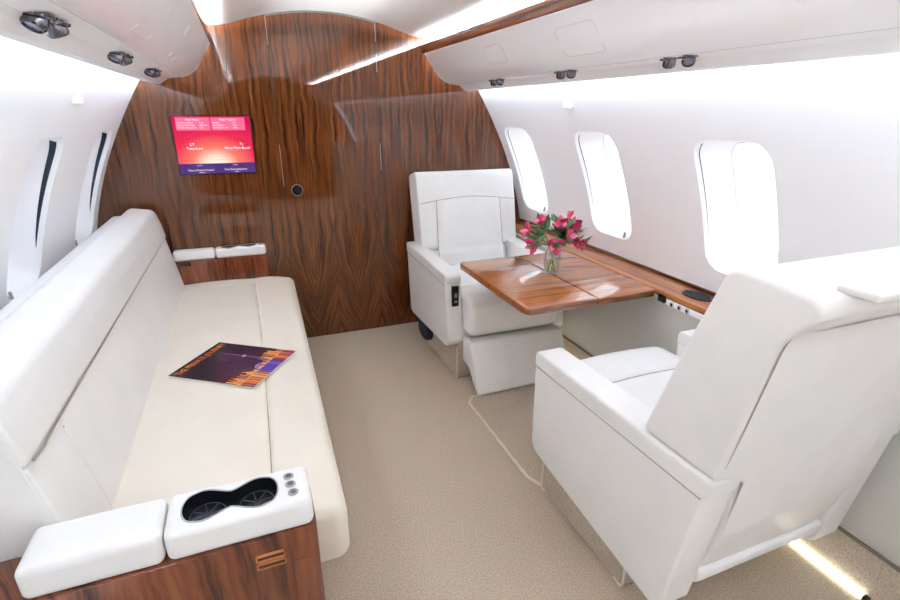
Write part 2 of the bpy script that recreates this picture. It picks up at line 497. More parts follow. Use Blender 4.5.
lt = obj('latch', lathe([(0, .004), (.020, .004), (.023, .0085), (.027, .0085), (.029, 0)], 28, (.247, YF-.006, .922), M4=Rx), 'black', door)
obj('latch_ring', lathe([(.0285, 0), (.0295, .006), (.032, .006), (.033, 0)], 28, (.247, YF-.006, .922), M4=Rx), 'steel', lt)
for p in ((.735, YF-.006, .93), (.30, YF-.006, .45)):
    pass

# ------------------------------------------------------------------ lower right side: carpet kick, dado, ledge
struct(obj('trim_1', prism([Vector(p) for p in ((1.545, 0), (1.565, .148), (1.60, .148), (1.60, 0))], -.6, YF, 0, 'y'), 'carpet2', smooth=False))
struct(obj('trim_2', prism(round_poly([(1.562, .15), (1.566, .607), (1.60, .607), (1.60, .15)], .004, 3), -.6, YF, .003, 'y'), 'dado'))
struct(obj('baseboard_right', box((1.556, -.6, .142), (1.60, YF, .152)), 'kick', smooth=False))

pl = thing('floor_light', 'thin glowing light strip along the carpet edge behind the near armchair', 'floor light', (1.534, 1.2, 0))
obj('diffuser', box((1.527, .545, .002), (1.540, 2.9, .013), .003), 'path', pl)
obj('end_cap', box((1.525, .530, .0), (1.543, .546, .016), .002), 'black', pl)

lg = thing('side_ledge', 'long glossy wooden ledge under the windows on the table side', 'ledge', (1.62, 1.4, .60))
ly0, ly1 = .0, YF-.004
bm = prism(round_poly([(1.546, .622), (1.546, .648), (1.735, .652), (1.735, .622)], [.004, .008, .004, .004], 4), ly0, ly1, .003, 'y')
obj('top_board', bm, 'wood_l', lg)
obj('wall_lip', prism(round_poly([(1.690, .6505), (1.692, .662), (1.702, .664), (1.704, .6505)], .003, 3), ly0, ly1, .002, 'y'), 'wood_zx', lg)
obj('apron', prism(round_poly([(1.552, .607), (1.552, .6225), (1.60, .6225), (1.60, .607)], .003, 3), ly0, ly1, .002, 'y'), 'leather', lg)
# jack plate stands proud where the table slides out
jp = obj('jack_plate', prism(round_poly([(1.545, .598), (1.545, .6215), (1.57, .6215), (1.57, .598)], .003, 3), 1.26, 1.47, .003, 'y'), 'plastic', lg)
Ry = Matrix.Rotation(-PI/2, 4, 'Y')
for y in (1.435, 1.395, 1.355):
    j = obj('jack', lathe([(0, .002), (.005, .002), (.006, .004), (.009, .005), (.0105, .003), (.011, 0)], 20, (1.545, y, .610), M4=Ry), 'chrome', jp)
    obj('socket', lathe([(0, .0042), (.0045, .0042), (.0055, .003)], 14, (1.545, y, .610), M4=Ry), 'black', j)
obj('slot', box((1.543, 1.475, .600), (1.56, 1.515, .632), .002), 'black', lg)
# cup recess on the ledge: dark moulded tray
cup = [(1.628, 1.40)]
bm = bmesh.new()
ell = []
for k in range(40):
    a = 2*PI*k/40; r = 1+.10*math.cos(2*a)
    ell.append(Vector((1.628+.036*math.cos(a)*r, 1.395+.075*math.sin(a)*r)))
obj('cup_tray', prism(ell, .6485, .6545, .002, 'z', 2), 'black', lg)
ell2 = [Vector((1.628+(p.x-1.628)*.78, 1.395+(p.y-1.395)*.86)) for p in ell]
obj('tray_well', prism(ell2, .6542, .6552, .0003, 'z', 1), 'navy', lg)

# ------------------------------------------------------------------ overhead bins
def bin_obj(side, label):
    o = thing('overhead_bin', label, 'overhead bin', (CX+side*.7, 1.0, 1.46))
    y0, y1 = YB, YF-.045
    mp = lambda pts: [Vector((CX+side*a, b)) for a, b in pts]
    sh = mp([(.560, 1.655), (.60, 1.60), (.645, 1.545), (.71, 1.505), (.84, 1.50), (.84, 1.655), (.62, 1.662), (.57, 1.662)])
    obj('bin_body', prism(sh, y0, y1-.002, 0, 'y'), 'plastic', o, smooth=False)
    # curved door face
    e_ = .010 if side < 0 else 0
    c = spline([(.546+e_, 1.65, 0), (.567+e_*.8, 1.618, 0), (.589+e_*.5, 1.588, 0), (.611+e_*.3, 1.556, 0), (.634, 1.531, 0), (.667, 1.508, 0), (.702, 1.494, 0)], 4)
    face = [(p.x, p.y) for p in c]
    back = [(p.x+.010, p.y+.012) for p in c][::-1]
    obj('bin_door', prism(mp(face+back), y0, y1, .0015, 'y', 2), 'plastic', o)
    obj('wood_rail', prism(round_poly(mp([(.546+e_, 1.6515), (.549, 1.701), (.574, 1.701), (.585, 1.6515)]), .003, 3), y0, YF-.002, 0, 'y'), 'wood_zx', o)
    # passenger service panel below the door
    psu = mp([(.700, 1.505), (.705, 1.498), (.768, 1.490), (.782, 1.479), (.790, 1.474), (.806, 1.463), (.832, 1.461), (.840, 1.466), (.842, 1.505)])
    obj('service_panel', prism(round_poly(psu, .003, 3), y0, y1+.02, .001, 'y', 2), 'lining', o)
    obj('door_seam', tube([(CX+side*.7035, y0+.01, 1.4945), (CX+side*.7035, y1-.01, 1.4945)], .0016, 5), 'line', o)
    # rounded outlines of the latch panels, on the door face
    fz = lambda a: next((face[i][1]+(face[i+1][1]-face[i][1])*(a-face[i][0])/(face[i+1][0]-face[i][0]) for i in range(len(face)-1) if face[i][0] <= a <= face[i+1][0]), 1.5)
    spots = ((.573, .641, 1.445, 1.663), (.573, .621, 2.072, 2.248)) if side > 0 else ((.583, .666, 1.41, 1.60), (.583, .666, 2.04, 2.18))
    for a0, a1, ya, yb in spots:
        ring = round_poly([(a0, ya), (a1, ya), (a1, yb), (a0, yb)], .016, 5)
        obj('latch_panel', tube([(CX+side*(p.x-.0002), p.y, fz(p.x)-.0002) for p in ring], .0011, 5, True), 'line', o)
    return o
bin_obj(1, 'long white overhead bin with wood rail above the window and table side')
bin_obj(-1, 'long white overhead bin with wood rail above the sofa')

def cove(name, side, a0, a1, z0, z1, mat, label, cat):
    o = obj(name, box((CX+side*a0 if side > 0 else CX-a1, YB+.05, z0), (CX+side*a1 if side > 0 else CX-a0, YF-.012, z1)), mat, smooth=False)
    return tag(o, label, cat)
cove('ceiling_cove_light', 1, .70, .74, 1.673, 1.683, 'cove', 'warm strip light hidden above the wood rail on the table side', 'cove light')
cove('ceiling_cove_light', -1, .70, .74, 1.673, 1.683, 'cove', 'warm strip light hidden above the wood rail on the sofa side', 'cove light')
cove('wall_wash_light', 1, .846, .862, 1.472, 1.482, 'covew', 'white strip light washing the window wall behind the table', 'wash light')
cove('wall_wash_light', -1, .846, .862, 1.472, 1.482, 'covew', 'white strip light washing the window wall behind the sofa', 'wash light')

# reading lights: gimballed chrome spots in pairs
RZ = 1.4935
def reading_light(side, y, tilt, label):
    base = Vector((CX+side*(.742 if side > 0 else .757), y, RZ-(0 if side > 0 else .003)))
    o = thing('reading_light', label, 'reading light', base, 'chrome reading lights under the bins')
    T = Matrix.Rotation(side*math.radians(-7), 4, 'Y')
    obj('rim', lathe([(.019, .001), (.019, -.003), (.024, -.005), (.028, -.003), (.029, .001)], 24, base, M4=T), 'dark_chrome', o)
    R = Matrix.Rotation(tilt[0], 4, 'X') @ Matrix.Rotation(tilt[1], 4, 'Y')
    h = obj('housing', lathe([(0, .006), (.0175, .006), (.0185, -.004), (.0185, -.020), (.016, -.024), (.014, -.024), (.013, -.019), (0, -.019)], 24, base, M4=R), 'dark_chrome', o)
    obj('lens', lathe([(0, -.0215), (.008, -.021), (.0132, -.0195)], 20, base, M4=R), 'lens', h)
for side, wh in ((1, 'table'), (-1, 'sofa')):
    for y, where in ((1.2, 'nearest the camera'), (1.82, 'middle pair'), (2.42, 'pair by the bulkhead')):
        if y == 1.2: where = 'first pair'
        y += -.03 if side < 0 else (.045 if y < 1.3 else 0)
        for k, d in ((0, -.036), (1, .036)):
            reading_light(side, y+d, ((-.45, .35) if k == 0 else (.35, -.25)),
                          'chrome reading light, %s side, %s, %s of two' % (wh, where, 'nearer' if k == 0 else 'farther'))
for side, wh in ((1, 'above the middle window behind the table'), (-1, 'above the window behind the sofa')):
    p = wallpt(side, 2.11, 1.372, -.002)
    tag(obj('air_fitting', rbox((p.x-.012, p.y-.035, p.z-.012), (p.x+.012, p.y+.035, p.z+.012), .009), 'plastic'),
        'small glossy white wall fitting '+wh, 'wall fitting')

# ------------------------------------------------------------------ wall monitor
tv = thing('wall_monitor', 'flat screen with red and purple flight display on the wood bulkhead', 'screen', (-.148, YF, 1.03))
tx0, tx1, tz0, tz1 = -.327, .041, 1.031, 1.316
obj('bezel', box((tx0-.004, YF-.010, tz0-.004), (tx1+.004, YF+.001, tz1+.004), .002), 'black', tv)
ms, nt, b = newmat('screen_picture'); N = nt.nodes.new; L = nt.links.new
nt.nodes.remove(b)
tc = N('ShaderNodeTexCoord')
def vm(op, a, v):
    q = N('ShaderNodeVectorMath'); q.operation = op; L(a, q.inputs[0]); q.inputs[1].default_value = v; return q.outputs
d = vm('SUBTRACT', tc.outputs['Object'], (-.15, YF, 1.08))
d = vm('MULTIPLY', d[0], (1.0, 0, 1.35)); ln = N('ShaderNodeVectorMath'); ln.operation = 'LENGTH'; L(d[0], ln.inputs[0])
r = N('ShaderNodeValToRGB'); e = r.color_ramp.elements
e[0].position = 0; e[0].color = rgba((255, 250, 240)); e[1].position = .34; e[1].color = rgba((206, 22, 84))
for p_, c_ in ((.05, (255, 226, 206)), (.11, (250, 130, 110)), (.2, (232, 48, 84))):
    k = e.new(p_); k.color = rgba(c_)
L(ln.outputs['Value'], r.inputs['Fac'])
ems = N('ShaderNodeEmission'); ems.inputs['Strength'].default_value = .32; L(r.outputs['Color'], ems.inputs['Color'])
L(ems.outputs[0], nt.nodes['Material Output'].inputs['Surface'])
def flat(x0, x1, z0, z1, y): return box((x0, y, z0), (x1, y+.0006, z1))
scr = obj('screen', flat(tx0, tx1, tz0, tz1, YF-.0108), ms, tv, smooth=False)
Ecol = {k: emit('display_'+k, c, s) for k, c, s in (('pink', (240, 96, 136), .36), ('purple', (70, 28, 112), .32), ('white', (255, 240, 246), .40), ('grid', (206, 40, 66), .36))}
for q in Ecol.values(): q.node_tree.nodes['Principled BSDF'].inputs['Base Color'].default_value = (0, 0, 0, 1)
W_ = tx1-tx0; H_ = tz1-tz0
ys = YF-.0112
obj('data_strip', flat(tx0, tx1, tz0, tz0+.052, ys), Ecol['purple'], scr, smooth=False)
for a, c in ((.045, .475), (.49, .93)):
    obj('data_box', flat(tx0+W_*a, tx0+W_*c, tz1-.068, tz1-.006, ys), Ecol['pink'], scr, smooth=False)
bm = bmesh.new()
for k in range(1, 24):
    x = tx0+W_*k/24; add_box(bm, (x-.0003, ys, tz0+.054), (x+.0003, ys+.0004, tz1-.075-.02*abs(k-12)/12))
for k in range(1, 9):
    z = tz0+.054+.016*k; add_box(bm, (tx0+.002, ys, z-.0003), (tx1-.002, ys+.0004, z+.0003))
obj('map_grid', bm, Ecol['grid'], scr, smooth=False)
def screen_text(s, size, x, z, al='CENTER'):
    T = Matrix.Translation((x, ys-.0009, z)) @ Matrix.Rotation(PI/2, 4, 'X')
    obj('lettering', text_mesh(s, size, T, .0002, al), Ecol['white'], scr, smooth=False)
screen_text('Flight Status', .013, tx0+W_*.26, tz1-.020)
screen_text('Flight Progress', .013, tx0+W_*.71, tz1-.020)
for i, (s, v) in enumerate((('Distance Traveled', '0 nm'), ('Distance Remaining', '1044 nm'), ('Outside Temperature', '25 C'))):
    screen_text(s, .010, tx0+W_*.06, tz1-.034-.012*i, 'LEFT'); screen_text(v, .010, tx0+W_*.34, tz1-.034-.012*i, 'LEFT')
for i, (s, v) in enumerate((('Altitude', '0 ft'), ('Groundspeed', '0 kts'), ('Estimated Arrival', '00:00'))):
    screen_text(s, .010, tx0+W_*.51, tz1-.034-.012*i, 'LEFT'); screen_text(v, .010, tx0+W_*.77, tz1-.034-.012*i, 'LEFT')
screen_text('Teterboro', .018, tx0+W_*.235, tz0+.122); screen_text('West Palm Beach', .018, tx0+W_*.79, tz0+.122)
screen_text('LT', .02, tx0+W_*.21, tz0+.142); screen_text('Ts', .018, tx0+W_*.85, tz0+.142)
screen_text('(local)', .009, tx0+W_*.26, tz0+.040); screen_text('(local)', .009, tx0+W_*.73, tz0+.040)
screen_text('Time at Present Position', .0125, tx0+W_*.27, tz0+.015); screen_text('Time Zone Departure', .0125, tx0+W_*.73, tz0+.015)
screen_text('0:00 am', .009, tx0+W_*.28, tz0+.004); screen_text('0:00', .009, tx0+W_*.74, tz0+.004)

# ------------------------------------------------------------------ sofa
sofa = thing('sofa', 'long white leather sofa along the window wall with a magazine on it', 'sofa', (-.2, 1.95, 0))
SY0, SY1 = .972, 2.925
def front_x(y): 
    t = (y-SY0)/(SY1-SY0); return .124+.046*t
def seat_warp(o, p):
    x, y, z = o
    fx = front_x(y); x0 = -.47
    x = x0+(x-x0)*(fx-x0)/(.14-x0)
    if p.z > .4:
        # centre seam, gentle crown, far-end welt
        bow = -.045+.012*math.sin(PI*(y-SY0)/(SY1-SY0))
        g = math.exp(-((x-bow)/.006)**2); z -= .006*g*min(1, (2.86-y)/.05 if y < 2.86 else 0)
        g2 = math.exp(-((y-2.80)/.014)**2); z -= .004*g2*(1 if x < -.06 else 0)
        z += .008*math.sin(PI*min(1, max(0, (x+.42)/.37)))+.004*math.sin(PI*min(1, max(0, (x+.05)/.18)))
        z -= .012*max(0, (x-.03)/.1)
    return (x, y, z)
obj('seat_cushion', rbox((-.47, SY0, .282), (.14, SY1, .458), .034, seat_warp, ex=((-.045, .008), (-.04, .012)), ey=((2.80, .014),), n=16), 'cream', sofa)
obj('seat_seam', tube(spline([(-.045+.012*math.sin(PI*(y-SY0)/(SY1-SY0)), y, .4525) for y in (1.0, 1.4, 1.9, 2.4, 2.75, 2.84)]+[(-.06, 2.88, .452)], 6), .0018, 6), 'welt', sofa)
obj('base', box((-.55, SY0+.01, 0), (.03, SY1-.01, .284), .01), 'carpet2', sofa)
def back_warp(lean):
    def f(o, p):
        x, y, z = o
        t = (z-.40)/.47
        return (x-.075*t*1.0, y, z)
    return f
# lower back panel (long) and the narrow end bolster beside the near armrest
lb = [(-.395, .43), (-.452, .724), (-.60, .724), (-.60, .40)]
obj('back_cushion', prism(round_poly([Vector(p) for p in ((-.392, .42), (-.447, .728), (-.60, .728), (-.60, .42))], [.02, .02, .02, .02], 5), 1.162, SY1, .014, 'y', 5), 'leather', sofa)
obj('end_bolster', prism(round_poly([Vector(p) for p in ((-.388, .42), (-.444, .728), (-.60, .728), (-.60, .42))], [.02, .02, .02, .02], 5), SY0, 1.158, .008, 'y', 5), 'leather', sofa)
hr = prism(round_poly([Vector(p) for p in ((-.438, .716), (-.452, .80), (-.470, .868), (-.575, .884), (-.605, .86), (-.605, .716))], [.014, .12, .042, .035, .03, .014], 6), SY0, SY1, .010, 'y', 5)
for v in hr.verts:                     # the near end of the roll dips a little at its seam
    if v.co.y < 1.16 and v.co.z < .77: v.co.z += .012*(1.16-v.co.y)/.19
obj('head_roll', hr, 'leather', sofa)
obj('back_seam', tube(spline([(-.4375, .99, .734), (-.4415, 1.06, .722), (-.4435, 1.16, .7225), (-.446, 2.0, .7225), (-.446, 2.90, .7225)], 8), .003, 6), 'seam', sofa)
obj('back_seam', tube([(-.4385-(z-.72)*-.18, 1.160, z) for z in (.700, .62, .5, .45)], .0018, 6), 'seam', sofa)
ep = round_poly([Vector(p) for p in ((-.396, .42), (-.450, .728), (-.462, .80), (-.482, .860), (-.575, .876), (-.655, .84), (-.655, .42))], [.01, .08, .08, .04, .03, .02, .01], 4)
obj('end_panel', prism(ep, SY0-.003, SY0+.004, .003, 'y', 2), 'leather', sofa)
obj('back_shell', box((-.66, SY0+.01, .0), (-.585, SY1-.01, .85), .015), 'leather', sofa)

# ------------------------------------------------------------------ armrest consoles
def eight(cx, cy, R, half, waist, sy=1.0, n=64):
    out = []
    if R < half:
        Lx = half+R
        for k in range(n):
            a = 2*PI*k/n; x = Lx*math.cos(a); q = abs(x)/Lx
            h_ = waist+(R-waist)*math.sin(PI*min(1, q*1.02)**1.3) if q < .75 else (waist+(R-waist)*math.sin(PI*(.765)**1.3))*math.sqrt(max(0, 1-((q-.75)/.25)**2))
            out.append(Vector((cx+x, cy+(h_ if math.sin(a) >= 0 else -h_)*sy)))
        return out
    for k in range(n):
        a = 2*PI*k/n; dx, dy = math.cos(a), math.sin(a)
        best = waist/max(abs(dy), 1e-6) if abs(dy)*half*1.0 > waist*abs(dx)*.6 else 0
        best = min(best, half) if best else 0
        for s in (-1, 1):
            bq = dx*s*half; disc = bq*bq-(half*half-R*R)
            if disc >= 0: best = max(best, bq+math.sqrt(disc))
        out.append(Vector((cx+dx*best, cy+dy*best*sy)))
    for _ in range(2):
        out = [(out[i-1]+out[i]*2+out[(i+1) % n])/4 for i in range(n)]
    return out
def console(label, loc, x0, xm, x1, y0, y1, zw, zt, facing, cupspec, wallx):
    o = thing('armrest_console', label, 'armrest console', loc)
    f = y0 if facing < 0 else y1
    body = round_poly([Vector(p) for p in ((wallx, y0), (x1+.004, y0), (x1+.004, y1), (wallx, y1))], [.003, .022, .004, .003], 5)
    obj('cabinet_body', prism(body, 0, zw, .003, 'z', 2), 'wood_c', o)
    rr = min(.016, (y1-y0)*.2)
    def soft(o_, p):
        x, y, z = o_
        return (x, y, z)
    obj('arm_pad', rbox((x0, y0+.004, zw-.002), (xm-.0015, y1-.003, zt), rr, None, n=6), 'leather', o)
    cx, cy, R, half, waist, sy = cupspec
    panel = obj('cup_panel', rbox((xm+.0015, y0+.004, zw-.002), (x1, y1-.003, zt), rr, None, n=6), 'leather', o)
    cut = obj('cutter', prism(eight(cx, cy, R, half, waist, sy), zt-.028, zt+.03, 0, 'z'), 'black')
    md = panel.modifiers.new('cut', 'BOOLEAN'); md.object = cut; md.operation = 'DIFFERENCE'; md.solver = 'EXACT'
    bpy.context.view_layer.update()
    me = bpy.data.meshes.new_from_object(panel.evaluated_get(bpy.context.evaluated_depsgraph_get()))
    panel.modifiers.clear(); old = panel.data; panel.data = me; bpy.data.meshes.remove(old)
    bpy.data.objects.remove(cut)
    me.polygons.foreach_set('use_smooth', [True]*len(me.polygons)); me.set_sharp_from_angle(angle=math.radians(40))
    # the black cup well
    bm = bmesh.new()
    P = eight(cx, cy, R-.0004, half, waist-.0004, sy)
    P2 = eight(cx, cy, R-.004, half, waist-.003, sy)
    ra = [bm.verts.new((p.x, p.y, zt+.0005)) for p in P]; rb = [bm.verts.new((p.x, p.y, zt-.0265)) for p in P2]
    for k in range(len(P)): bm.faces.new((ra[k], ra[(k+1) % len(P)], rb[(k+1) % len(P)], rb[k]))
    bm.faces.new(rb)
    well = obj('cup_well', bm, 'black', panel)
    obj('well_rim', tube([(p.x, p.y, zt+.0008) for p in eight(cx, cy, R+.0008, half, waist+.0008, sy)], .0016, 6, True), 'steel', panel)
    if R > .03:
        bm = bmesh.new()
        for s in (-1, 1):
            c0 = Vector((cx+s*half, cy, zt-.0255))
            for k in range(8):
                a = 2*PI*k/8+.2; u = Vector((math.cos(a), math.sin(a), 0))
                add_tube(bm, [c0+u*.006, c0+u*(R-.012)], .0009, 5)
            add_tube(bm, [c0+Vector((math.cos(2*PI*k/30), math.sin(2*PI*k/30), 0))*(R-.009) for k in range(30)], .0008, 5, True)
        obj('floor_rib', bm, simple('rib_grey', (70, 76, 90), .3), well)
    return o, panel
con, panel = console('wood and white leather armrest console with cup holders at the near sofa end', (-.2, .9, 0),
    -.458, -.234, .038, .842, .968, .544, .611, -1, (-.114, .904, .043, .046, .022, 1.0), -.745)
for yy, xx in ((.930, -.001), (.904, .001), (.878, .004)):
    b_ = obj('button', lathe([(0, .003), (.006, .003), (.0075, .0015), (.0085, .0035), (.0105, .0025), (.011, 0)], 22, (xx, yy, .6100)), 'steel', panel)
    obj('button_face', lathe([(0, .0042), (.0055, .0038), (.0062, .002)], 18, (xx, yy, .6100)), simple('button_grey', (92, 84, 84), .35), b_)
for z in (.500, .4805):
    bm = bmesh.new()
    xa, xb = -.083, -.026
    add_box(bm, (xa, .837, z+.0045), (xb, .843, z+.0075)); add_box(bm, (xa, .837, z-.0075), (xb, .843, z-.0045))
    add_box(bm, (xa, .837, z-.0075), (xa+.003, .843, z+.0075)); add_box(bm, (xb-.003, .837, z-.0075), (xb, .843, z+.0075))
    v_ = obj('vent_frame', bm, simple('copper_wood', (190, 122, 76), .35), con, smooth=False)
    obj('vent_slot', box((xa+.003, .8395, z-.0045), (xb-.003, .8425, z+.0045)), simple('slot_brown', (58, 28, 18), .5), v_, smooth=False)
# small door at the console's aisle corner
obj('console_door', box((-.012, .8402, .10), (.026, .8435, .470), .001), 'wood_c', con)
con2, panel2 = console('slim white topped armrest console against the wood bulkhead at the far sofa end', (-.2, 2.96, 0),
    -.43, -.224, .040, 2.928, YF-.002, .583, .636, 1, (-.10, 2.959, .024, .066, .009, .95), -.70)
obj('button', rbox((.006, 2.952, .632), (.022, 2.968, .6385), .003), 'black', panel2)
bm = bmesh.new()
for k in range(4): add_box(bm, (-.40+k*.013, 2.9255, .556), (-.391+k*.013, 2.929, .576))
obj('vent_grille', bm, 'black', con2, smooth=False)

# ------------------------------------------------------------------ magazine
def mz(x, y): return .4735
ML, MT, MR, MB_ = Vector((-.346, 1.807)), Vector((-.187, 2.026)), Vector((.079, 1.838)), Vector((-.078, 1.595))
mc = (ML+MT+MR+MB_)/4
ux = ((MT-ML)+(MR-MB_)).normalized(); uy = Vector((-ux.y, ux.x))
mw, mh = .280, .336
mag = thing('magazine', 'glossy dark magazine with a night skyline cover lying on the sofa', 'magazine', (mc.x, mc.y, .4655))
def mp3(u, v, z): p = mc+ux*(u-.5)*mw+uy*(v-.5)*mh; return Vector((p.x, p.y, z))
def mag_slab(u0, u1, v0, v1, z0, z1, bm=None):
    bm = bm or bmesh.new(); vs = []
    for z in (z0, z1):
        for u, v in ((u0, v0), (u1, v0), (u1, v1), (u0, v1)): vs.append(bm.verts.new(mp3(u, v, z)))
    for f in ((0, 1, 2, 3), (4, 5, 6, 7), (0, 1, 5, 4), (1, 2, 6, 5), (2, 3, 7, 6), (3, 0, 4, 7)): bm.faces.new([vs[i] for i in f])
    return bm
ZM = .4675
obj('page_block', mag_slab(.004, .996, .004, .996, ZM, ZM+.0045), simple('paper', (235, 232, 228), .6), mag, smooth=False)
mcov, nt, b = newmat('night_cover'); N = nt.nodes.new; L = nt.links.new
tc = N('ShaderNodeTexCoord')
sub = N('ShaderNodeVectorMath'); sub.operation = 'SUBTRACT'; L(tc.outputs['Object'], sub.inputs[0]); sub.inputs[1].default_value = mp3(.62, .42, ZM+.005)
ln = N('ShaderNodeVectorMath'); ln.operation = 'LENGTH'; L(sub.outputs[0], ln.inputs[0])
r = N('ShaderNodeValToRGB'); e = r.color_ramp.elements
e[0].position = 0; e[0].color = rgba((64, 28, 64)); e[1].position = .20; e[1].color = rgba((15, 14, 26))
k = e.new(.1); k.color = rgba((36, 19, 44))
L(ln.outputs['Value'], r.inputs['Fac']); L(r.outputs['Color'], b.inputs['Base Color'])
b.inputs['Roughness'].default_value = .25; b.inputs['Coat Weight'].default_value = .3
cov = obj('cover', mag_slab(0, 1, 0, 1, ZM+.0045, ZM+.0052), mcov, mag, smooth=False)
pal = [(206, 120, 50), (96, 32, 90), (64, 62, 180), (190, 84, 40), (226, 168, 84), (74, 34, 130), (160, 56, 74), (104, 88, 206), (44, 24, 46), (120, 74, 44)]
pm = [simple('print_%d' % i, c, .35) for i, c in enumerate(pal)]
def print_mesh(name, rects, z, parent):
    bm = bmesh.new()
    for u0, u1, v0, v1, mi in rects:
        fs = set(bm.faces); mag_slab(u0, u1, v0, v1, z, z+.0002, bm)
        for f in bm.faces:
            if f not in fs: f.material_index = mi
    return obj(name, bm, pm, parent, smooth=False)
rects = []; u = .0
while u < 1:
    w_ = random.uniform(.010, .032); c = .35 < u < .66
    rects.append((u, min(1, u+w_), .0, .155+random.uniform(-.01, .005), random.choice([2, 7, 5, 1, 2]) if c else random.choice([0, 3, 4, 1, 6, 8, 0])))
    u += w_
print_mesh('water_reflection', rects, ZM+.0053, cov)
rects = []; u = .0
while u < 1:
    w_ = random.uniform(.008, .022); h_ = random.uniform(.03, .13)*(1.3 if (u < .3 or u > .62) else .5)
    rects.append((u, min(1, u+w_), .158, .16+h_, random.choice([0, 4, 3, 0, 4, 9, 8])))
    u += w_
rects += [(.0, 1, .150, .162, 4)]
print_mesh('skyline', rects, ZM+.0055, cov)
bm = bmesh.new(); mag_slab(.692, .706, .20, .80, ZM+.0056, ZM+.0058, bm); mag_slab(.685, .713, .22, .5, ZM+.0056, ZM+.0058, bm)
obj('tower', bm, simple('tower_purple', (150, 84, 150), .4), cov, smooth=False)
bm = bmesh.new(); bv = [bm.verts.new(mp3(.699+.026*math.cos(2*PI*k/20), .50+.022*math.sin(2*PI*k/20), ZM+.006)) for k in range(20)]; bm.faces.new(bv)
obj('tower_ball', bm, simple('tower_white', (245, 235, 245), .4), cov, smooth=False)
bm = bmesh.new()
add_tube(bm, [mp3(.50+.075*math.cos(PI*k/14), .165+.07*math.sin(PI*k/14), ZM+.0058) for k in range(15)], .0018, 5)
obj('lit_arch', bm, simple('arch_blue', (150, 150, 250), .4), cov)
ang = math.atan2(ux.y, ux.x)
T = Matrix.Translation(mp3(.04, .885, ZM+.0057)) @ Matrix.Rotation(ang, 4, 'Z')
tm = text_mesh('THE PRIVATE JOURNEY', .0262, T, .0003, 'LEFT', 1.0)
xs = [(Vector((v.co.x, v.co.y))-mc).dot(ux)/mw+.5 for v in tm.vertices]
sc_ = .92/(max(xs)-min(xs)); mn = min(xs)
for v in tm.vertices:
    q = Vector((v.co.x, v.co.y))-mc; uu = q.dot(ux)/mw+.5; vv = q.dot(uy)/mh+.5
    nu = .04+(uu-mn)*sc_; nv = .885+(vv-.885)*1.35
    z = v.co.z; c_ = mp3(nu, nv, z); v.co = c_
obj('title_lettering', tm, simple('title_orange', (240, 130, 60), .4), cov, smooth=False)

